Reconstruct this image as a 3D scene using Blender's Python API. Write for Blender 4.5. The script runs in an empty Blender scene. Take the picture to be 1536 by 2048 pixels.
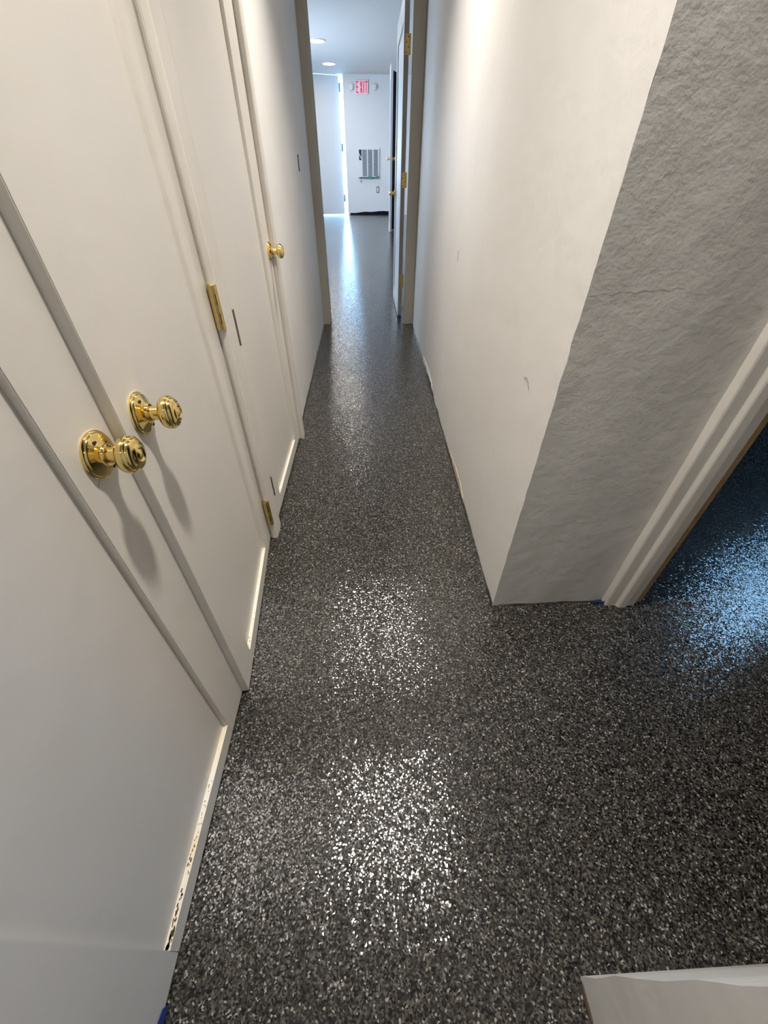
import bpy, bmesh, math, random
from mathutils import Vector, Matrix, noise
random.seed(7)
S = bpy.context.scene
COL = S.collection

# ---------------------------------------------------------------- camera
H = 1.07
yaw, pitch, roll = 3.47619546e-02, .707849724, 4.32433981e-03
cy, sy, cp, sp = math.cos(yaw), math.sin(yaw), math.cos(pitch), math.sin(pitch)
fwd = Vector((sy*cp, cy*cp, -sp)); right = Vector((cy, -sy, 0)); up = right.cross(fwd)
r2 = math.cos(roll)*right + math.sin(roll)*up
u2 = -math.sin(roll)*right + math.cos(roll)*up
cam = bpy.data.objects.new('camera', bpy.data.cameras.new('camera'))
cam.matrix_world = Matrix(((r2.x, u2.x, -fwd.x, 0), (r2.y, u2.y, -fwd.y, 0), (r2.z, u2.z, -fwd.z, H), (0, 0, 0, 1)))
cam.data.sensor_fit = 'VERTICAL'; cam.data.sensor_height = 36.0
cam.data.lens = 778.5*36.0/2048.0
cam.data.clip_start = 0.02; cam.data.clip_end = 200
COL.objects.link(cam); S.camera = cam

# ---------------------------------------------------------------- world, lights, exposure
S.view_settings.view_transform = 'Standard'
S.view_settings.look = 'None'
S.view_settings.gamma = 1.0
S.view_settings.use_curve_mapping = False
S.view_settings.exposure = 0.0
W = bpy.data.worlds.new('outdoor_daylight'); S.world = W; W.use_nodes = True
bg = W.node_tree.nodes['Background']
bg.inputs[0].default_value = (.31, .62, 1.0, 1); bg.inputs[1].default_value = 21.0

CORR_Z = 2.35          # corridor ceiling
FAR_Z = 3.70           # far room ceiling
WARM = (1.0, .94, .865)
FILL = (1.0, .95, .87)  # tint of the added far room fill lamps

def area(name, loc, aim, size, power, color, size_y=None, shape='DISK', spread=180):
    l = bpy.data.lights.new(name, 'AREA'); l.shape = shape; l.size = size
    if size_y: l.size_y = size_y
    l.energy = power; l.color = color; l.spread = math.radians(spread)
    o = bpy.data.objects.new(name, l); o.location = loc
    o.rotation_euler = (Vector(aim)-Vector(loc)).to_track_quat('-Z', 'Y').to_euler()
    COL.objects.link(o); return o

CORR_LAMPS = [(.03, 2.10, 11.0), (.08, .62, 12.8), (.05, -1.2, 2.8)]
FAR_LAMPS = [(-1.20, 15.15), (-1.10, 17.7), (-.80, 8.9), (-.85, 11.9)]
# fill lamps added outside the far room, behind its unseen, added windows
area('far_room_fill', (-3.75, 14.5, 1.7), (0, 14.5, 1.5), 3.3, 215, FILL, .9, 'RECTANGLE')
area('far_room_near_fill', (-3.75, 7.8, 1.7), (0, 7.8, 1.4), 1.9, 100, FILL, .9, 'RECTANGLE')

# ---------------------------------------------------------------- materials
def mat(name, color, rough=.6, metal=0, spec=.5, bump=None, coat=0, emit=None):
    m = bpy.data.materials.new(name); m.use_nodes = True
    nt = m.node_tree; b = nt.nodes['Principled BSDF']
    b.inputs['Base Color'].default_value = (*color, 1)
    b.inputs['Roughness'].default_value = rough
    b.inputs['Metallic'].default_value = metal
    b.inputs['Specular IOR Level'].default_value = spec
    b.inputs['Coat Weight'].default_value = coat
    if emit:
        b.inputs['Emission Color'].default_value = (*emit[0], 1)
        b.inputs['Emission Strength'].default_value = emit[1]
    if bump:     # list of (scale, distance)
        tc = nt.nodes.new('ShaderNodeNewGeometry'); prev = None
        for sc, dist in bump:
            n = nt.nodes.new('ShaderNodeTexNoise'); n.inputs['Scale'].default_value = sc
            n.inputs['Detail'].default_value = 5
            bp = nt.nodes.new('ShaderNodeBump'); bp.inputs['Distance'].default_value = dist
            nt.links.new(tc.outputs['Position'], n.inputs['Vector'])
            nt.links.new(n.outputs['Fac'], bp.inputs['Height'])
            if prev: nt.links.new(prev.outputs['Normal'], bp.inputs['Normal'])
            prev = bp
        nt.links.new(prev.outputs['Normal'], b.inputs['Normal'])
    return m

def mottle(m, c1, c2, scale, lo=.35, hi=.65, detail=4):
    """vary the base colour between two paints' tones with large soft noise"""
    nt = m.node_tree; b = nt.nodes['Principled BSDF']
    g = nt.nodes.new('ShaderNodeNewGeometry'); n = nt.nodes.new('ShaderNodeTexNoise')
    n.inputs['Scale'].default_value = scale; n.inputs['Detail'].default_value = detail
    r = nt.nodes.new('ShaderNodeValToRGB')
    r.color_ramp.elements[0].position = lo; r.color_ramp.elements[0].color = (*c1, 1)
    r.color_ramp.elements[1].position = hi; r.color_ramp.elements[1].color = (*c2, 1)
    nt.links.new(g.outputs['Position'], n.inputs['Vector']); nt.links.new(n.outputs['Fac'], r.inputs['Fac'])
    nt.links.new(r.outputs['Color'], b.inputs['Base Color'])
    return m

M = {}
M['wall'] = mottle(mat('wall_paint_warm_white', (.80, .78, .75), .55, bump=[(9, .0025), (90, .0003)]), (.79, .77, .74), (.825, .81, .785), 2.5)
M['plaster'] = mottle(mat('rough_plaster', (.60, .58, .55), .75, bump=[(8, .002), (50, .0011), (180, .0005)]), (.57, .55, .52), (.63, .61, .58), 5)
M['farwall'] = mat('wall_paint_far_room', (.78, .80, .82), .6, bump=[(4, .004)])
M['ceiling'] = mat('ceiling_paint', (.70, .70, .70), .8)
M['door'] = mottle(mat('door_enamel_cream', (.74, .70, .64), .32, spec=.45, bump=[(14, .0012)]), (.72, .69, .64), (.75, .71, .655), 3)
M['rail_edge'] = mottle(mat('door_ledge_cream', (.80, .70, .52), .28, bump=[(60, .001)]), (.80, .70, .52), (.84, .80, .72), 14)  # top face of the bottom rail, lighter and yellower than the door
M['trim'] = mottle(mat('trim_paint', (.70, .67, .61), .40, bump=[(25, .0012)]), (.68, .64, .58), (.72, .69, .64), 6)
M['casing'] = mat('casing_paint_beige', (.52, .475, .40), .45, bump=[(25, .001)])
M['wood'] = mottle(mat('bare_wood_jamb', (.36, .22, .10), .5, bump=[(60, .001)]), (.30, .18, .08), (.40, .26, .13), 30)
M['brass'] = mat('polished_brass', (.86, .66, .27), .09, 1.0)
M['brassdull'] = mottle(mat('satin_brass', (.66, .50, .19), .30, 1.0), (.58, .44, .17), (.70, .54, .24), 60)
M['darkhole'] = mat('dark_slot', (.02, .012, .008), .8)
M['steel'] = mat('blued_steel', (.20, .24, .30), .4, .6)
M['hingedark'] = mat('tarnished_hinge', (.10, .085, .07), .5)
M['black'] = mat('black_floor_coating', (.018, .018, .02), .35, bump=[(120, .002)])
M['tape_blue'] = mat('blue_masking_tape', (.015, .05, .28), .55)
M['tape_green'] = mat('green_masking_tape', (.05, .34, .22), .6)
M['white'] = mat('white_plastic', (.80, .82, .84), .4)
M['grey'] = mottle(mat('grey_grille_mesh', (.23, .26, .29), .6), (.25, .28, .31), (.33, .36, .39), 30)
M['darkblue'] = mat('dark_navy_cavity', (.02, .035, .06), .6)
M['charcoal'] = mat('charcoal_shade', (.010, .012, .017), .9, spec=.1)  # shade of the dark doorway and the far wall gap put into colour
M['doorgrey'] = mat('door_paint_light_grey', (.62, .63, .68), .45)
M['dooredge'] = mat('door_edge_taupe', (.36, .32, .28), .55)  # darker taupe on the hinge edge of the end door
M['red'] = mat('exit_letter_red', (.55, .02, .05), .5, emit=((1.0, .02, .06), .10))
M['pink'] = mat('exit_face_glow', (.95, .56, .66), .5, emit=((1.0, .45, .54), .26))
M['lamp'] = mat('lamp_diffuser_lit', (1, 1, 1), .5, emit=((1.0, .90, .78), 14))
M['lampring'] = mat('lamp_trim_ring', (.82, .80, .78), .4)
M['whitepatch'] = mat('fresh_joint_compound', (.90, .91, .91), .7, bump=[(60, .002)])
M['tan'] = mat('exposed_drywall_paper', (.62, .54, .38), .8, bump=[(90, .002)])
M['dirt'] = mat('brown_chips', (.075, .05, .03), .8, bump=[(200, .001)])
M['darkroom'] = mat('unlit_wall_tone', (.05, .05, .055), .9)  # unlit look of the side room put into a dark wall colour
def glass_material():
    m = bpy.data.materials.new('window_glass'); m.use_nodes = True; nt = m.node_tree; N = nt.nodes
    N.remove(N['Principled BSDF']); t = N.new('ShaderNodeBsdfTransparent'); g = N.new('ShaderNodeBsdfGlossy'); x = N.new('ShaderNodeMixShader')
    g.inputs['Roughness'].default_value = .02; x.inputs[0].default_value = .06
    nt.links.new(t.outputs[0], x.inputs[1]); nt.links.new(g.outputs[0], x.inputs[2]); nt.links.new(x.outputs[0], N['Material Output'].inputs[0])
    return m
M['glass'] = glass_material()

FLAKE_TILT, PEEL_TILT = .17, .17
def floor_material():
    m = bpy.data.materials.new('flake_epoxy_floor'); m.use_nodes = True
    nt = m.node_tree; N = nt.nodes; L = nt.links; b = N['Principled BSDF']
    geo = N.new('ShaderNodeNewGeometry')
    nz = N.new('ShaderNodeTexNoise'); nz.inputs['Scale'].default_value = 320; nz.inputs['Detail'].default_value = 1
    sub = N.new('ShaderNodeVectorMath'); sub.operation = 'MULTIPLY_ADD'
    sub.inputs[1].default_value = (.0035, .0035, 0)
    L.new(geo.outputs['Position'], nz.inputs['Vector']); L.new(nz.outputs['Color'], sub.inputs[0]); L.new(geo.outputs['Position'], sub.inputs[2])
    v = N.new('ShaderNodeTexVoronoi'); v.voronoi_dimensions = '2D'; v.inputs['Scale'].default_value = 330
    L.new(sub.outputs['Vector'], v.inputs['Vector'])
    sep = N.new('ShaderNodeSeparateColor'); L.new(v.outputs['Color'], sep.inputs['Color'])
    r = N.new('ShaderNodeValToRGB'); r.color_ramp.interpolation = 'CONSTANT'
    e = r.color_ramp.elements
    pal = [(0, (.004, .004, .0045)), (.24, (.018, .017, .016)), (.40, (.033, .030, .027)), (.58, (.062, .058, .054)),
           (.74, (.040, .033, .028)), (.82, (.115, .107, .096)), (.91, (.10, .088, .066)), (.96, (.30, .285, .26))]
    e[0].position, e[0].color = pal[0][0], (*pal[0][1], 1)
    e[1].position, e[1].color = pal[1][0], (*pal[1][1], 1)
    for pos, c in pal[2:]:
        q = e.new(pos); q.color = (*c, 1)
    L.new(sep.outputs[0], r.inputs['Fac']); L.new(r.outputs['Color'], b.inputs['Base Color'])
    b.inputs['Roughness'].default_value = .45
    b.inputs['Specular IOR Level'].default_value = .08
    b.inputs['Coat Weight'].default_value = .85
    b.inputs['Coat IOR'].default_value = 1.5
    b.inputs['Coat Roughness'].default_value = .10
    # every flake lies at its own slight tilt in the clear coat
    vt = N.new('ShaderNodeTexVoronoi'); vt.voronoi_dimensions = '2D'; vt.inputs['Scale'].default_value = 350
    L.new(sub.outputs['Vector'], vt.inputs['Vector'])
    def tilt(src, amount, out):
        c = N.new('ShaderNodeVectorMath'); c.operation = 'SUBTRACT'; c.inputs[1].default_value = (.5, .5, .5)
        L.new(src, c.inputs[0])
        k = N.new('ShaderNodeVectorMath'); k.operation = 'MULTIPLY_ADD'; k.inputs[1].default_value = (amount, amount, 0)
        L.new(c.outputs['Vector'], k.inputs[0]); L.new(out, k.inputs[2])
        return k.outputs['Vector']
    n2 = N.new('ShaderNodeTexNoise'); n2.inputs['Scale'].default_value = 95; n2.inputs['Detail'].default_value = 2
    L.new(geo.outputs['Position'], n2.inputs['Vector'])
    q = tilt(vt.outputs['Color'], FLAKE_TILT, geo.outputs['Normal']); q = tilt(n2.outputs['Color'], PEEL_TILT, q)
    nn = N.new('ShaderNodeVectorMath'); nn.operation = 'NORMALIZE'; L.new(q, nn.inputs[0])
    L.new(nn.outputs['Vector'], b.inputs['Coat Normal']); L.new(nn.outputs['Vector'], b.inputs['Normal'])
    return m
M['floor'] = floor_material()

# ---------------------------------------------------------------- mesh helpers
def link(name, bm, m, parent=None, bevel=0, smooth=False):
    me = bpy.data.meshes.new(name)
    bmesh.ops.recalc_face_normals(bm, faces=bm.faces)
    if bevel:
        bmesh.ops.bevel(bm, geom=[e for e in bm.edges if len(e.link_faces) == 2 and e.calc_face_angle(0) > .6], offset=bevel, segments=2, affect='EDGES', clamp_overlap=True)
    if smooth:
        for f in bm.faces: f.smooth = True
        for e in bm.edges:
            if len(e.link_faces) == 2 and e.calc_face_angle(0) > .75: e.smooth = False
    elif any(f.smooth for f in bm.faces):
        for e in bm.edges:
            if len(e.link_faces) == 2 and e.calc_face_angle(0) > .6: e.smooth = False
    bm.to_mesh(me); bm.free()
    o = bpy.data.objects.new(name, me); COL.objects.link(o)
    if isinstance(m, (list, tuple)):
        for k in m: me.materials.append(M[k])
    else: me.materials.append(M[m])
    if parent is not None: o.parent = parent
    return o

def box(bm, x0, x1, y0, y1, z0, z1, mi=0):
    vs = [bm.verts.new((x, y, z)) for z in (z0, z1) for y in (y0, y1) for x in (x0, x1)]
    for a in ((0, 1, 3, 2), (4, 6, 7, 5), (0, 4, 5, 1), (2, 3, 7, 6), (0, 2, 6, 4), (1, 5, 7, 3)):
        bm.faces.new([vs[i] for i in a]).material_index = mi

def boxes(*bs):
    bm = bmesh.new()
    for b in bs: box(bm, *b)
    return bm

def prism(bm, pts, z0, z1):
    """closed plan polygon extruded upwards"""
    lo = [bm.verts.new((x, y, z0)) for x, y in pts]; hi = [bm.verts.new((x, y, z1)) for x, y in pts]
    n = len(pts); bm.faces.new(lo); bm.faces.new(hi)
    for i in range(n): bm.faces.new((lo[i], lo[(i+1) % n], hi[(i+1) % n], hi[i]))

def lathe(bm, prof, axis='Y', seg=48, at=(0, 0, 0), mi=0):
    """profile of (distance along axis, radius)"""
    rings = []
    for d, r in prof:
        ring = []
        for k in range(seg):
            a = 2*math.pi*k/seg; c, s = r*math.cos(a), r*math.sin(a)
            p = {'Y': (c, -d, s), 'Z': (c, s, d), 'X': (d, c, s)}[axis]
            ring.append(bm.verts.new(Vector(p)+Vector(at)))
        rings.append(ring)
    for A, B in zip(rings, rings[1:]):
        for k in range(seg):
            bm.faces.new((A[k], A[(k+1) % seg], B[(k+1) % seg], B[k])).material_index = mi
    bm.faces.new(rings[0]).material_index = mi; bm.faces.new(rings[-1]).material_index = mi

def struct(name, bm, m, label=None, cat=None, **kw):
    o = link(name, bm, m, **kw); o['kind'] = 'structure'
    if label: o['label'] = label; o['category'] = cat
    return o

def tag(o, label, cat, group=None):
    o['label'] = label; o['category'] = cat
    if group: o['group'] = group
    return o

def empty(name, loc, rz=0):
    o = bpy.data.objects.new(name, None); o.location = loc; o.rotation_euler = (0, 0, rz)
    o.empty_display_size = .05; COL.objects.link(o); return o

# ---------------------------------------------------------------- the room shell
T = .12
fb = bmesh.new()
box(fb, -4.2, 4.6, -2.2, 24.0, -.10, 0)
struct('floor', fb, 'floor', 'dark grey speckled flake floor with glossy clear coat', 'floor')

def grid_wall(name, p0, p1, z1, m, thick, side, step=.12, amp=0.0, base=None, label=None):
    """wall from plan point p0 to p1, with a slightly wavy face; side = +1/-1 where the body lies"""
    bm = bmesh.new(); d = Vector((p1[0]-p0[0], p1[1]-p0[1])); L = d.length; d.normalize()
    nrm = Vector((-d.y, d.x))*side
    nu = max(1, int(L/step)); nv = max(1, int(z1/.2)); front = []
    for i in range(nu+1):
        col = []
        for j in range(nv+1):
            u, z = L*i/nu, z1*j/nv
            w = amp*noise.noise(Vector((p0[0]*3+u*1.7, z*1.3, p0[1]))) if 0 < i < nu else 0
            if base: w += base(u/L*1.0)*max(0, 1-z/.35)
            q = Vector(p0)+d*u+nrm*w
            col.append(bm.verts.new((q.x, q.y, z)))
        front.append(col)
    for i in range(nu):
        for j in range(nv):
            f = bm.faces.new((front[i][j], front[i+1][j], front[i+1][j+1], front[i][j+1])); f.smooth = True
    back = {}
    for i, j in ((0, 0), (nu, 0), (nu, nv), (0, nv)):
        c = front[i][j].co; back[(i, j)] = bm.verts.new((c.x+nrm.x*thick, c.y+nrm.y*thick, c.z))
    B = [back[k] for k in ((0, 0), (nu, 0), (nu, nv), (0, nv))]
    bm.faces.new(B)
    bm.faces.new([front[i][0] for i in range(nu+1)]+[B[1], B[0]])
    bm.faces.new([front[i][nv] for i in range(nu+1)]+[B[2], B[3]])
    bm.faces.new([front[0][j] for j in range(nv+1)]+[B[3], B[0]])
    bm.faces.new([front[nu][j] for j in range(nv+1)]+[B[2], B[1]])
    return struct(name, bm, m, label, 'wall')

# left wall: plain part between the third closet door and the end doorway
grid_wall('wall_left', (-.405, 1.925), (-.447, 4.07), CORR_Z, 'wall', .5, 1, amp=.004, label='left hallway wall between the closet door and the end doorway')
# wall over and behind the closet doors
struct('wall_left_closet', boxes((-.95, -.47, -1.8, 1.925, 0, CORR_Z), (-.47, -.382, -1.8, -.11, 0, CORR_Z), (-.47, -.40, -.11, 1.925, 2.12, CORR_Z)), 'wall',
       'wall around and behind the white closet doors', 'wall')
# right hallway wall, ending at the outer corner
grid_wall('wall_right', (.3875, .790), (.410, 4.07), CORR_Z, 'wall', .30, -1, amp=.002, label='smooth white right hallway wall')
# rough plastered face turned toward the camera
def plaster_y(x, z):
    return .764+.012*(x-.387)/.388 + .0022*noise.noise(Vector((x*9, z*5, 1.3)))+.0009*noise.noise(Vector((x*34, z*26, 4)))
def plaster_face():
    bm = bmesh.new(); nx, nz = 26, 130; x0, x1 = .387, .775; V = []
    for i in range(nx+1):
        c = []
        for j in range(nz+1):
            x = x0+(x1-x0)*i/nx; z = CORR_Z*j/nz
            y = plaster_y(x, z)
            if i == 0: x += .0022*noise.noise(Vector((0, z*22, 8)))-.001
            c.append(bm.verts.new((x, y, z)))
        V.append(c)
    for i in range(nx):
        for j in range(nz):
            bm.faces.new((V[i][j], V[i+1][j], V[i+1][j+1], V[i][j+1])).smooth = True
    # body behind
    B = [bm.verts.new(p) for p in ((x0+.004, .86, 0), (x1, .86, 0), (x1, .86, CORR_Z), (x0+.004, .86, CORR_Z))]
    bm.faces.new(B)
    bm.faces.new([V[i][0] for i in range(nx+1)]+[B[1], B[0]]); bm.faces.new([V[i][nz] for i in range(nx+1)]+[B[2], B[3]])
    bm.faces.new([V[0][j] for j in range(nz+1)]+[B[3], B[0]]).material_index = 1; bm.faces.new([V[nx][j] for j in range(nz+1)]+[B[2], B[1]])
    return bm
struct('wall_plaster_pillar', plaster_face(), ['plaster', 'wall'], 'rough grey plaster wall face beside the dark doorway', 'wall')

# hairline crack in the plaster
def ribbon(pts, w, off, nrm):
    bm = bmesh.new(); prev = None; n = Vector(nrm)
    for i, p in enumerate(pts):
        p = Vector(p); q = Vector(pts[min(i+1, len(pts)-1)])-Vector(pts[max(i-1, 0)])
        s = q.cross(n).normalized()*w*(.4+random.random())*.5
        a, b_ = p+s, p-s
        cur = [bm.verts.new(a+n*off), bm.verts.new(b_+n*off), bm.verts.new(b_-n*.001), bm.verts.new(a-n*.001)]
        if prev:
            for k in range(4): bm.faces.new((prev[k], prev[(k+1) % 4], cur[(k+1) % 4], cur[k]))
        prev = cur
    return bm

# wall behind the camera on the right: ragged paint line at its corner
def back_corner():
    bm = bmesh.new(); nz = 60; A, Bv, Cv = [], [], []
    for j in range(nz+1):
        z = CORR_Z*j/nz
        y = -.022+.004*noise.noise(Vector((0, z*9, 2)))+.002*noise.noise(Vector((0, z*40, 2)))
        A.append(bm.verts.new((.350+.0012*noise.noise(Vector((3, z*8, 0))), y, z)))
        Bv.append(bm.verts.new((.352, -1.9, z))); Cv.append(bm.verts.new((1.95, -.005-.01*min(1, z/.5), z)))
    for j in range(nz):
        bm.faces.new((A[j], A[j+1], Bv[j+1], Bv[j])).material_index = 0
        bm.faces.new((A[j], Cv[j], Cv[j+1], A[j+1])).material_index = 1
    D0, D1 = bm.verts.new((1.95, -1.9, 0)), bm.verts.new((1.95, -1.9, CORR_Z))
    bm.faces.new((A[0], Bv[0], D0, Cv[0])); bm.faces.new((A[-1], Bv[-1], D1, Cv[-1]))
    bm.faces.new([Bv[j] for j in range(nz+1)]+[D1, D0]); bm.faces.new([Cv[j] for j in range(nz+1)]+[D1, D0])
    return bm
struct('wall_right_near', back_corner(), ['wall', 'whitepatch'], 'wall corner with ragged fresh white paint edge at the lower right', 'wall')

# side passage closing wall, header over the dark doorway, wall behind camera
struct('wall_passage_end', boxes((1.95, 2.07, -1.9, .90, 0, CORR_Z)), 'darkroom', 'end wall of the side passage', 'wall')  # colour darkened to keep bounce light off the side room floor
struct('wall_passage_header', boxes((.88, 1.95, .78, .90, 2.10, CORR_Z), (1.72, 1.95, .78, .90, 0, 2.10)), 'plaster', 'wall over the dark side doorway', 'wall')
struct('wall_back', boxes((-.95, 2.07, -2.0, -1.9, 0, CORR_Z)), 'wall', 'wall behind the camera', 'wall')
# ceilings
struct('ceiling', boxes((-.95, 2.07, -2.0, 4.19, CORR_Z, CORR_Z+.1)), 'ceiling', 'hallway ceiling', 'ceiling')
struct('ceiling_far', boxes((-3.6, 3.2, 4.07, 19.4, FAR_Z, FAR_Z+.1)), 'ceiling', 'white ceiling of the bright far room', 'ceiling')
# wall holding the end doorway
struct('wall_doorway', boxes((-3.6, -.402, 4.075, 4.19, 0, FAR_Z), (.345, 3.2, 4.075, 4.19, 0, FAR_Z), (-.402, .345, 4.075, 4.19, 2.08, FAR_Z)), 'wall',
       'wall holding the doorway at the end of the hallway', 'wall')
# far room side walls with unseen window openings (left), added to let fill light in
LW = []
def wall_with_holes(x0, x1, y0, y1, z1, holes):
    ys = sorted({y0, y1, *[h[0] for h in holes], *[h[1] for h in holes]}); out = []
    for a, b_ in zip(ys, ys[1:]):
        h = [q for q in holes if q[0] <= a and b_ <= q[1]]
        if h: out += [(x0, x1, a, b_, 0, h[0][2]), (x0, x1, a, b_, h[0][3], z1)]
        else: out.append((x0, x1, a, b_, 0, z1))
    return boxes(*out)
struct('wall_far_left', wall_with_holes(-3.6, -3.45, 4.19, 19.2, FAR_Z, [(6.8, 8.8, 1.2, 2.15), (12.8, 16.2, 1.2, 2.15)]), 'farwall', 'far room left wall with added windows', 'wall')
struct('wall_far_right', boxes((3.05, 3.2, 4.19, 19.2, 0, FAR_Z)), 'farwall', 'far room right wall', 'wall')
def window(name, x, y0, y1, z0, z1, n, label):
    r = empty(name, (x, (y0+y1)/2, z0)); r['kind'] = 'structure'; r['label'] = label; r['category'] = 'window'
    hw = (y1-y0)/2; hh = z1-z0; f = bmesh.new()
    box(f, -.04, .04, -hw, hw, 0, .06); box(f, -.04, .04, -hw, hw, hh-.06, hh)
    for k in range(n+1):
        c = -hw+.03+(2*hw-.06)*k/n; box(f, -.04, .04, c-.03, c+.03, .06, hh-.06)
    link('window_frame', f, 'white', r)
    link('pane', boxes((-.004, .004, -hw+.06, hw-.06, .06, hh-.06)), 'glass', r)
    return r
window('window_1', -3.52, 12.8, 16.2, 1.2, 2.15, 3, 'wide unseen window added in the far room left wall')
window('window_2', -3.52, 6.8, 8.8, 1.2, 2.15, 2, 'nearer unseen window added in the far room left wall')

# far wall: opening for the exit door on the left
GX = -.775          # right jamb of the exit door
struct('wall_far', boxes((GX, 3.2, 19.2, 19.4, 0, FAR_Z), (-3.6, -2.05, 19.2, 19.4, 0, FAR_Z)), 'farwall', 'bright white far wall carrying the exit sign', 'wall')

# dark side room beyond the right doorway
def dark_room():
    b = [(.88, 4.3, 4.6-.3, 4.6-.2, 0, CORR_Z)]
    return b
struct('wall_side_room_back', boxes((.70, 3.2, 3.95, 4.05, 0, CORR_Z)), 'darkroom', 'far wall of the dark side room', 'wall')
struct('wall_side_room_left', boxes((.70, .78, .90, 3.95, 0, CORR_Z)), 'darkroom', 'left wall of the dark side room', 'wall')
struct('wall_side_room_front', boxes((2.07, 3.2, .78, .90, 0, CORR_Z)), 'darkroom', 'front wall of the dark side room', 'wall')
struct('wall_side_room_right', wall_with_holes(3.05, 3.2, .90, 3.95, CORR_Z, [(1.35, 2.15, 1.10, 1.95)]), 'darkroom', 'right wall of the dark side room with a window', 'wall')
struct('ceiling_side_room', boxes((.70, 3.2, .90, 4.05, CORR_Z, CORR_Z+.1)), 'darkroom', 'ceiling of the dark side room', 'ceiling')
window('window_3', 3.12, 1.35, 2.15, 1.10, 1.95, 2, 'small window in the dark side room')

# ---------------------------------------------------------------- trims
def plan_trim(name, pts, z1, m, label, bevel=0, z0=0):
    bm = bmesh.new(); prism(bm, pts, z0, z1)
    return struct(name, bm, m, label, 'door trim', bevel=bevel)
# stepped casing on the side doorway
plan_trim('trim_1', [(.757, .800), (.757, .7535), (.762, .752), (.790, .752), (.797, .7445), (.801, .743), (.822, .743), (.828, .7495), (.854, .751), (.858, .757), (.866, .763), (.866, .800)],
          2.16, 'trim', 'stepped off-white casing of the dark side doorway', bevel=.0008)
plan_trim('trim_2', [(.8665, .764), (.884, .764), (.884, .895), (.8665, .895)], 2.10, 'wood', 'bare brown wood jamb of the dark side doorway')
# end doorway casing and jambs
plan_trim('trim_3', [(-.447, 4.075), (-.447, 4.052), (-.392, 4.052), (-.384, 4.060), (-.384, 4.075)], 2.14, 'casing', 'beige left casing of the end doorway', bevel=.002)
plan_trim('trim_4', [(.321, 4.075), (.321, 4.060), (.329, 4.052), (.408, 4.052), (.408, 4.075)], 2.14, 'casing', 'beige right casing of the end doorway', bevel=.002)
plan_trim('trim_5', [(-.402, 4.0755), (-.388, 4.0755), (-.388, 4.12), (-.378, 4.125), (-.378, 4.16), (-.388, 4.165), (-.388, 4.19), (-.402, 4.19)], 2.08, 'casing', 'left jamb of the end doorway')
plan_trim('trim_6', [(.331, 4.0755), (.345, 4.0755), (.345, 4.19), (.331, 4.19)], 2.08, 'casing', 'right jamb of the end doorway')
struct('trim_7', boxes((-.447, .408, 4.052, 4.0745, 2.142, 2.22)), 'casing', 'head casing over the end doorway', 'door trim')
# post between the closet pair and the third door, casing after it
plan_trim('trim_8', [(-.440, 1.108), (-.404, 1.1085), (-.392, 1.102), (-.381, 1.104), (-.377, 1.110), (-.377, 1.170), (-.380, 1.188), (-.398, 1.199), (-.440, 1.199)], 2.12, 'trim', 'white post between the closet double doors and the single door', bevel=.0015)
plan_trim('trim_9', [(-.440, 1.872), (-.376, 1.872), (-.372, 1.876), (-.372, 1.918), (-.376, 1.924), (-.440, 1.924)], 2.12, 'trim', 'narrow white casing after the single closet door', bevel=.0015)
struct('trim_10', boxes((-.47, -.41, -.11, 1.925, 2.06, 2.12)), 'trim', 'head trim over the closet doors', 'door trim')

# ---------------------------------------------------------------- hardware builders
def knob(parent, x, z, sc=1.0, y=0.0, flip=1, simple=False):
    """round brass knob with rosette on a door face; the axis points to local -Y (flip=-1: +Y)"""
    k = bmesh.new()
    prof = [(.012, .0105), (.030, .0105), (.0305, .013), (.0325, .0190), (.0355, .0232), (.0395, .0252), (.0440, .0255), (.0475, .0246), (.0490, .0226),
            (.0502, .0226), (.0528, .0205), (.0545, .0172), (.0548, .0150), (.0556, .0138), (.0572, .0120), (.0578, .0098), (.0566, .0082), (.0562, .0072), (.0570, .0058), (.0584, .0030), (.0587, .0008)]
    lathe(k, [(d*sc*flip, r*sc) for d, r in prof], at=(x, y, z), seg=24 if simple else 64)
    ko = link('door_knob', k, 'brass', parent, smooth=True)
    b = bmesh.new()
    prof = [(0, .0325), (.0022, .0328), (.0035, .0318), (.0042, .0302), (.0058, .0296), (.0068, .0282), (.0074, .0262), (.0100, .0215), (.0122, .0170), (.0130, .0150), (.0155, .0146), (.0166, .0138), (.0164, .0122), (.0150, .0112)]
    lathe(b, [(d*sc*flip, r*sc) for d, r in prof], at=(x, y, z), seg=24 if simple else 64)
    link('rosette', b, 'brass', ko, smooth=True)
    if not simple:
        for s in (-1, 1):
            h = bmesh.new()
            lathe(h, [(.0088*sc, .0033), (.0104*sc, .0033)], at=(x-s*.006, y, z+s*.0205), seg=20)
            so = link('screw', h, 'darkhole', ko)
    return ko

def barrel_hinge(parent, x, z, h=.104, name='hinge'):
    """thick brass hinge knuckle with two long slots, in the corner of the leaf and the post"""
    r = .0115; y = -.0139
    bm = bmesh.new(); lathe(bm, [(z-h/2, r-.0006), (z-h/2+.0006, r), (z+h/2-.0006, r), (z+h/2, r-.0006)], 'Z', 40, at=(x, y, 0))
    o = link(name, bm, 'brassdull', parent, smooth=True)
    a = math.radians(212)
    for c in (.020, -.024):
        s = boxes((-.002, .0004, -.0010, .0010, z+c-.012, z+c+.012))
        so = link('slot', s, 'darkhole', o); so.location = (x+r*math.cos(a), y+r*math.sin(a), 0); so.rotation_euler = (0, 0, a)
    return o

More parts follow.
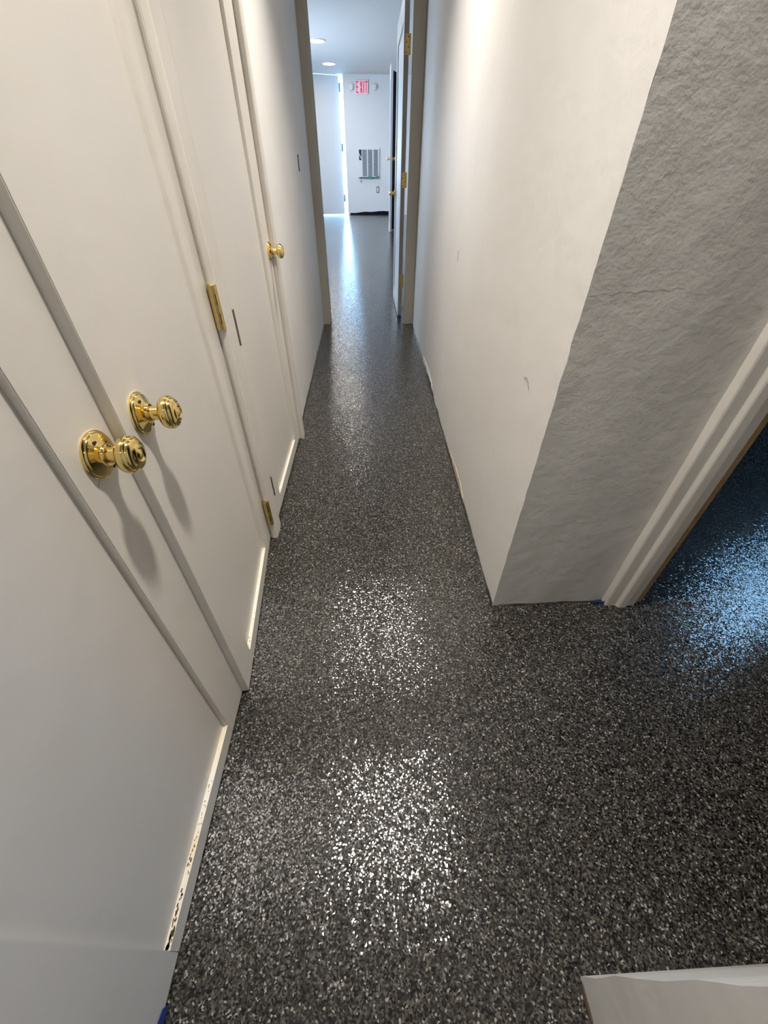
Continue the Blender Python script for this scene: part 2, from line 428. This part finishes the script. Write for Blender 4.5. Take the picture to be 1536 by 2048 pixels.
def panel_door(name, loc, rz, w, h, t, stl, str_, rail, top, rec, label, z0=.006, m='door', far_bevel=None, edge='rail_edge'):
    """one flat recessed panel in a frame of two stiles and two rails; X = width, front = local -Y"""
    r = empty(name, loc, rz); r['kind'] = 'structure'; r['label'] = label; r['category'] = 'door'
    link('stile', boxes((0, stl, 0, t, z0, h)), m, r, bevel=.0012)
    link('stile', boxes((w-str_, w, 0, t, z0, h)), m, r, bevel=.0012)
    bm = boxes((stl, w-str_, 0.0, t, z0, rail))
    for f in bm.faces:
        if f.calc_center_median().z > rail-.001: f.material_index = 1
    link('bottom_rail', bm, [m, edge], r)
    link('top_rail', boxes((stl, w-str_, 0, t, h-top, h)), m, r)
    link('panel', boxes((stl, w-str_, rec, t-rec, rail, h-top)), m, r)
    return r

# leaf 1 and leaf 2 of the closet double door, then the single closet door
d1 = panel_door('door_1', (-.367, -.105, 0), math.radians(90), .610, 2.05, .035, .135, .108, .052, .12, .011,
                'nearest white closet door leaf with brass knob, left edge of the photo')
a2 = math.atan2(.602, -.054)
d2 = panel_door('door_2', (-.350, .503, 0), a2, .604, 2.05, .035, .095, .103, .052, .12, .010,
                'second white closet door leaf standing slightly ajar, with brass knob and brass hinges')
d3 = panel_door('door_3', (-.391, 1.207, 0), math.radians(90), .660, 2.05, .035, .095, .118, .065, .12, .010,
                'third white closet door, single leaf with small brass knob', z0=.014)
knob(d1, .456+.105, .789)
knob(d2, .061, .795)
knob(d3, .633, .853, .98)
barrel_hinge(d2, .602, .820); barrel_hinge(d2, .602, .133, .112)
for z, n in ((.744, .096), (.180, .085)):
    hb = bmesh.new(); lathe(hb, [(z-n/2, .0055), (z+n/2, .0055)], 'Z', 16, at=(-.004, -.006, 0))
    link('hinge', hb, 'hingedark', d3)

# end door: open into the far room, its hinge edge toward the camera
d4 = panel_door('door_4', (.276, 5.17, 0), math.radians(-90), .91, 2.05, .036, .10, .10, .13, .13, .010,
                'white door at the end of the hallway, swung open to the right', z0=.012, m='white', edge='white')
link('hinge_edge', boxes((.9102, .9112, .001, .035, .012, 2.05)), 'dooredge', d4)
for z in (1.797, 1.062, .330):
    hb = bmesh.new(); box(hb, .9115, .9135, .008, .050, z-.05, z+.05)
    lathe(hb, [(z-.05, .006), (z+.05, .006)], 'Z', 16, at=(.9165, .044, 0))
    ho = link('hinge', hb, 'brassdull', d4, bevel=.001)
    sc = bmesh.new()
    for k in range(4):
        lathe(sc, [(-.9136, .0035), (-.9142, .0035)], 'X', 10, at=(0, .018+.012*(k % 2), z-.036+.024*k))
    for v in sc.verts: v.co.x = -v.co.x
    link('screw', sc, 'darkhole', ho)
knob(d4, .07, .960, 1.0); knob(d4, .07, .960, 1.0, y=.036, flip=-1, simple=True)

# far room: door seen edge on, its brass knobs to both sides, and a charcoal leaf added for the shade of the doorway behind
d5 = panel_door('door_5', (.545, 13.0, 0), math.radians(-90), .50, 2.95, .050, .09, .09, .2, .2, .012,
                'tall light grey door in the far room seen edge on, with brass knobs', z0=.01, m='doorgrey', edge='doorgrey')
knob(d5, .44, 1.436, 1.35, simple=True); knob(d5, .44, 1.436, 1.35, y=.050, flip=-1, simple=True)
d6 = panel_door('door_6', (.600, 13.06, 0), math.radians(68), .80, 2.93, .05, .09, .09, .2, .2, .010,
                'charcoal leaf standing in for the shaded doorway behind the light grey door in the far room', z0=.01, m='charcoal', edge='charcoal')

# exit door in the far wall, ajar, daylight around it
ex = empty('door_7', (-.93, 19.42, 0), math.radians(180+16)); ex['kind'] = 'structure'
ex['label'] = 'white exit door standing ajar with daylight along its hinge side'; ex['category'] = 'door'
link('leaf', boxes((0, 1.15, 0, .05, .012, FAR_Z-.012)), 'farwall', ex, bevel=.004)
for z in (3.42, 1.93, .50):
    link('hinge', boxes((-.06, .005, -.03, .03, z-.11, z+.11)), 'steel', ex)

# ---------------------------------------------------------------- lamps
def ceiling_lamp(x, y, z, rad, label, power, color, group, spread=180):
    r = empty('ceiling_light', (x, y, z)); tag(r, label, 'ceiling light', group)
    a = bmesh.new(); lathe(a, [(-.001, rad), (-.012, rad*.99), (-.018, rad*.90), (-.012, rad*.80), (-.002, rad*.78)], 'Z', 40)
    link('trim_ring', a, 'lampring', r, smooth=True)
    b = bmesh.new(); lathe(b, [(-.002, rad*.77), (-.0125, rad*.77)], 'Z', 40)
    link('diffuser', b, 'lamp', r)
    area('bulb', (x, y, z-.02), (x, y, 0), rad*1.1, power, color, spread=spread)
for i, (x, y, p) in enumerate(CORR_LAMPS):
    ceiling_lamp(x, y, CORR_Z, .095, ['round recessed light over the single closet door', 'round recessed light over the closet double doors', 'round recessed light behind the camera'][i], p, WARM, 'recessed lights in the hallway ceiling', 105)
for i, (x, y) in enumerate(FAR_LAMPS):
    ceiling_lamp(x, y, FAR_Z, .215, ['larger, nearer round recessed light seen in the far room ceiling', 'smaller, farther round recessed light before the exit sign wall', 'recessed light in the far room ceiling, nearest the hallway', 'recessed light in the far room ceiling, second from the hallway'][i], 16, (1, .9, .78), 'recessed lights in the far room ceiling')

# ---------------------------------------------------------------- exit sign
es = empty('exit_sign', (-.14, 19.2, 3.40)); tag(es, 'red lettered EXIT sign with two emergency lamp heads, high on the far wall', 'exit sign')
link('housing', boxes((-.215, .215, -.045, -.001, -.165, .165)), 'white', es, bevel=.008)
link('face', boxes((-.195, .205, -.050, -.0455, -.150, .150)), 'pink', es)
def letters():
    bm = bmesh.new(); y0, y1 = -.056, -.0505; zt, zb = .135, -.135; s = .018
    def vb(x0, x1, a, b_): box(bm, x0+.14, x1+.14, y0, y1, a, b_)
    vb(-.322, -.304, zb, zt); vb(-.304, -.255, zt-.026, zt); vb(-.304, -.262, -.013, .013); vb(-.304, -.250, zb, zb+.026)
    vb(-.083, -.062, zb, zt)
    vb(-.001, .019, zb, zt-.026); vb(-.032, .050, zt-.026, zt)
    for sgn in (1, -1):       # the two strokes of the X
        x_t, x_b = (-.200, -.140) if sgn > 0 else (-.140, -.200)
        q = [(x_t, zt), (x_t+.022, zt), (x_b+.022, zb), (x_b, zb)]
        off = .001*sgn
        vs = [[bm.verts.new((x+.14, yy, z)) for x, z in q] for yy in (y0+off*.5, y1)]
        bm.faces.new(vs[0]); bm.faces.new(vs[1])
        for k in range(4): bm.faces.new((vs[0][k], vs[0][(k+1) % 4], vs[1][(k+1) % 4], vs[1][k]))
    return bm
link('lettering', letters(), 'red', es)
for x in (-.37, .40):
    b = bmesh.new(); lathe(b, [(.0, .045), (.05, .075), (.085, .085), (.10, .080), (.102, .066)], 'Y', 28, at=(x, -.001, 0))
    ho = link('lamp_head', b, 'lampring', es, smooth=True)
    c = bmesh.new(); lathe(c, [(.1022, .064), (.1045, .055)], 'Y', 24, at=(x, -.001, 0)); link('lens', c, 'white', ho)

# ---------------------------------------------------------------- wall unit, outlet, switch
ac = empty('wall_air_conditioner', (.055, 19.2, 1.08)); tag(ac, 'white wall unit with three tall grey grille bays and an open dark corner', 'air conditioner')
cx = .055
link('casing', boxes((-.33-cx, .44-cx, -.05, -.001, .04, .83)), 'farwall', ac, bevel=.006)
for a, b_ in ((-.178, -.018), (.026, .182), (.229, .386)):
    gb = bmesh.new(); box(gb, a-cx, b_-cx, -.056, -.0505, .06, .79)
    g = link('grille', gb, 'grey', ac)
    fb2 = bmesh.new()
    for k in range(7):
        xx = a-cx+(b_-a)*(k+.5)/7; box(fb2, xx-.003, xx+.003, -.060, -.0565, .06, .79)
    link('fins', fb2, 'grey', g)
link('cavity', boxes((-.296-cx, -.205-cx, -.055, -.0505, .505, .79)), 'darkblue', ac)
wb = bmesh.new()
vs = [wb.verts.new((x-cx, y, z)) for y in (-.060, -.056) for x, z in ((-.30, .66), (-.30, .70), (-.20, .56), (-.20, .51))]
for q in ((0, 1, 2, 3), (4, 5, 6, 7), (0, 1, 5, 4), (1, 2, 6, 5), (2, 3, 7, 6), (3, 0, 4, 7)): wb.faces.new([vs[i] for i in q])
link('wire', wb, 'white', ac)
link('ledge', boxes((-.314-cx, .422-cx, -.075, -.001, .004, .028)), 'darkblue', ac)
for i, (a, b_) in enumerate(((.027, .136), (.328, .422))):
    tag(link('masking_tape', boxes((a, b_, 19.115, 19.122, 1.07, 1.15)), 'tape_green'), ['green tape strip under the middle bay of the wall unit', 'green tape strip at the right end of the wall unit ledge'][i], 'tape', 'green tape on the wall unit ledge')
tag(link('masking_tape', boxes((-.26, -.22, 19.194, 19.1995, .96, 1.03)), 'tape_green'), 'tiny pale green tape scrap below the left end of the wall unit', 'tape')
ol = empty('wall_outlet', (.379, 19.2, .757)); tag(ol, 'small dark rimmed outlet low on the far wall under the wall unit', 'outlet')
link('rim', boxes((-.05, .05, -.010, -.001, -.092, .092)), 'darkblue', ol)
link('plate', boxes((-.033, .030, -.016, -.0105, -.072, .072)), 'white', ol, bevel=.002)

sw = empty('switch_box', (-.431, 3.285, 1.143), math.radians(91.1)); tag(sw, 'open dark switch box in the left hallway wall near the end doorway', 'switch')
link('box', boxes((-.026, .026, -.0015, .001, -.040, .040)), 'darkhole', sw)
link('switch', boxes((-.004, .006, -.004, -.0016, -.028, .028)), 'steel', sw)

# ---------------------------------------------------------------- gaps and ragged coating edges at the wall bases
def ragged_strip(p0, p1, nrm, hmax, out, seed, hmin=.001, step=.008, env=None):
    """irregular skirt of coating: creeps up the wall and out over the floor"""
    bm = bmesh.new(); p0, p1 = Vector(p0), Vector(p1); L = (p1-p0).length; n = int(L/step); prev = None; nn = Vector(nrm)
    for i in range(n+1):
        u = i/n; p = p0.lerp(p1, u); e = env(u) if env else 1
        a = noise.noise(Vector((u*L*9, seed, 0))); b_ = noise.noise(Vector((u*L*45, seed, 3)))
        hh = hmin+max(0, (.45+a*.8+b_*.5))*hmax*e; oo = out*(.5+.5*noise.noise(Vector((u*L*30, seed, 9))))
        w = .0022
        A = [bm.verts.new((p.x-nn.x*.002, p.y-nn.y*.002, hh)), bm.verts.new((p.x+nn.x*w, p.y+nn.y*w, hh)), bm.verts.new((p.x+nn.x*(w+oo), p.y+nn.y*(w+oo), .0012)),
             bm.verts.new((p.x+nn.x*(w+oo), p.y+nn.y*(w+oo), 0)), bm.verts.new((p.x-nn.x*.002, p.y-nn.y*.002, 0))]
        if prev:
            for k in range(5): bm.faces.new((prev[k], prev[(k+1) % 5], A[(k+1) % 5], A[k]))
        else: bm.faces.new(A)
        prev = A
    bm.faces.new(prev)
    return bm
struct('baseboard_right', ragged_strip((.3862, .768), (.4090, 4.05), (-1, .007), .013, .009, 1.5, env=lambda u: .55+1.9*math.exp(-((u-.55)/.13)**2)), 'black', 'ragged black coating edge along the right wall', 'floor edge')
struct('baseboard_plaster', ragged_strip((.39, .7645), (.755, .774), (0, -1), .005, .004, 4.5), 'black', 'black coating edge along the plaster face', 'floor edge')
struct('baseboard_left', ragged_strip((-.4045, 1.93), (-.4465, 4.05), (1, .02), .006, .006, 7.5), 'black', 'ragged black coating edge along the left wall', 'floor edge')
struct('baseboard_near', ragged_strip((.3495, -.03), (.3515, -1.8), (-1, 0), .006, .004, 12.5), 'dirt', 'brown stained edge along the near right wall', 'floor edge')
def far_gap():
    bm = bmesh.new(); prev = None; n = 60
    for i in range(n+1):
        x = -.70+1.56*i/n
        zt = .035+.035*min(1, max(0, (x+.5)/.35))+.025*min(1, max(0, (x-.15)/.3))+.012*noise.noise(Vector((x*9, 0, 1)))
        A = [bm.verts.new((x, 19.19, .002)), bm.verts.new((x, 19.19, zt+.02)), bm.verts.new((x, 19.205, zt+.02)), bm.verts.new((x, 19.205, .002))]
        if prev:
            for k in range(4): bm.faces.new((prev[k], prev[(k+1) % 4], A[(k+1) % 4], A[k]))
        else: bm.faces.new(A)
        prev = A
    bm.faces.new(prev)
    return bm
struct('baseboard_far', far_gap(), 'charcoal', 'dark ragged gap along the foot of the far wall', 'floor edge')

# damaged patches at the foot of the right wall
def patch(c, ru, rz, seed, m, x=.3858, name='trim_11', label=''):
    bm = bmesh.new(); n = 34; ring = []
    for k in range(n):
        a = 2*math.pi*k/n; q = 1+.35*noise.noise(Vector((math.cos(a)*2, math.sin(a)*2, seed)))
        ring.append((c[0]+ru*q*math.cos(a), max(.003, c[1]+rz*q*math.sin(a))))
    f = [bm.verts.new((x+(u-.76)*.0069, u, z)) for u, z in ring]; b_ = [bm.verts.new((x+.006+(u-.76)*.0069, u, z)) for u, z in ring]
    bm.faces.new(f); bm.faces.new(b_)
    for k in range(n): bm.faces.new((f[k], f[(k+1) % n], b_[(k+1) % n], b_[k]))
    return struct(name, bm, m, label, 'wall patch')
patch((1.50, .004), .16, .032, 2.2, 'tan', name='trim_11', label='chipped tan patch at the foot of the right wall')
patch((2.75, .010), .30, .050, 5.1, 'whitepatch', name='trim_12', label='white filler patch at the foot of the right wall', x=.3855)

# scratches and scuffs
def scuff(name, pts, w, nrm, m, label):
    o = link(name, ribbon(pts, w, .00015, nrm), m); o['kind'] = 'structure'; o['label'] = label; o['category'] = 'wall mark'
crack = []
for k in range(34):
    x = .392+.0052*k; z = .914+.006*noise.noise(Vector((k*.35, 1, 1)))+.0003*k
    crack.append((x, plaster_y(x, z)-.00005, z))
M['crackshade'] = mat('crack_shade', (.36, .34, .31), .9)  # shade inside the crack painted as a darker line
scuff('trim_13', crack, .0005, (0, -1, 0), 'crackshade', 'hairline crack across the plaster face')

# chips on the bottom rail ledge of the nearest door
def chips(parent, x0, x1, z, n, seed, name='paint_chips', m='dirt', big=1.0):
    rnd = random.Random(seed); bm = bmesh.new()
    for i in range(n):
        u = rnd.random()**1.4; x = x0+(x1-x0)*u; s = (.0006+.0022*rnd.random()*(1-u)**2)*big; y = .0015+.007*rnd.random()
        k = rnd.randint(5, 8); vs = []
        for j in range(k):
            a = 2*math.pi*j/k; q = .6+.6*rnd.random(); vs.append((x+s*2.2*q*math.cos(a), y+s*q*math.sin(a)*.8))
        lo = [bm.verts.new((p, min(.0105, max(.0005, q)), z)) for p, q in vs]; hi = [bm.verts.new((p, min(.0105, max(.0005, q)), z+.0007)) for p, q in vs]
        bm.faces.new(lo); bm.faces.new(hi)
        for j in range(k): bm.faces.new((lo[j], lo[(j+1) % k], hi[(j+1) % k], hi[j]))
    o = link(name, bm, m, parent); o['kind'] = 'stuff'; return o
chips(d1, .137, .40, .052, 60, 3, big=1.25)
chips(d2, .10, .49, .052, 14, 5, big=.6)
chips(d3, .10, .50, .065, 22, 9, big=.6)
chips(d1, .20, .34, .0525, 26, 12, name='varnish_drips', m='white', big=.8)

# ---------------------------------------------------------------- blue masking tape scraps
def tape(pts, t, label):
    bm = bmesh.new(); lo = [bm.verts.new(p) for p in pts]; n = len(pts)
    nrm = (lo[1].co-lo[0].co).cross(lo[2].co-lo[0].co).normalized()*t
    hi = [bm.verts.new(Vector(p)+nrm) for p in pts]
    bm.faces.new(lo); bm.faces.new(hi)
    for k in range(n): bm.faces.new((lo[k], lo[(k+1) % n], hi[(k+1) % n], hi[k]))
    return tag(link('masking_tape', bm, 'tape_blue'), label, 'tape')
tape([(.718, .7625, .001), (.718, .760, .014), (.735, .759, .017), (.755, .759, .016), (.756, .758, .001)], -.0008, 'blue tape scrap at the foot of the plaster face beside the stepped casing')
tape([(.279, 4.2485, .002), (.279, 4.2485, .030), (.296, 4.2485, .034), (.312, 4.2485, .018), (.312, 4.2485, .002)], -.0008, 'blue tape scrap under the hinge edge of the end door')
tape([(-.3655, -.030, .001), (-.3655, -.034, .022), (-.3655, -.050, .030), (-.3655, -.085, .018), (-.3655, -.085, .001)], .0008, 'blue tape scrap on the near foot of the nearest closet door')

# ---------------------------------------------------------------- pencil marks and scuffs
M['pencil'] = mat('pencil_grey', (.16, .15, .14), .8)
def mark(name, pts, w, parent_door, x, m='pencil'):
    """thin drawn line on the +X facing surface of the nearest door, kept with that door"""
    bm = ribbon([(x, y, z) for y, z in pts], w, .0003, (1, 0, 0))
    inv = (Matrix.Translation(parent_door.location) @ Matrix.Rotation(parent_door.rotation_euler.z, 4, 'Z')).inverted()
    bm.transform(inv)
    return link(name, bm, m, parent_door)
mark('pencil_mark', [(.428, .7555), (.437, .7625), (.446, .769)], .0008, d1, -.367)
mark('pencil_mark', [(.477, .797), (.481, .801)], .0008, d1, -.367)
for k, (pts, w) in enumerate([([(1.385, .020), (1.412, .028), (1.438, .034)], .0022), ([(2.86, .050), (2.82, .044)], .005), ([(.912, .676), (.930, .690), (.947, .694), (.962, .690)], .0003),
                              ([(2.05, .83), (2.04, .79)], .001)]):
    x0 = lambda y: .3875+(y-.79)/3.28*.0225-.0010
    scuff('trim_%d' % (14+k), [(x0(y), y, z) for y, z in pts], w, (-1, 0, 0), 'pencil', 'small dark scuff on the right hallway wall')
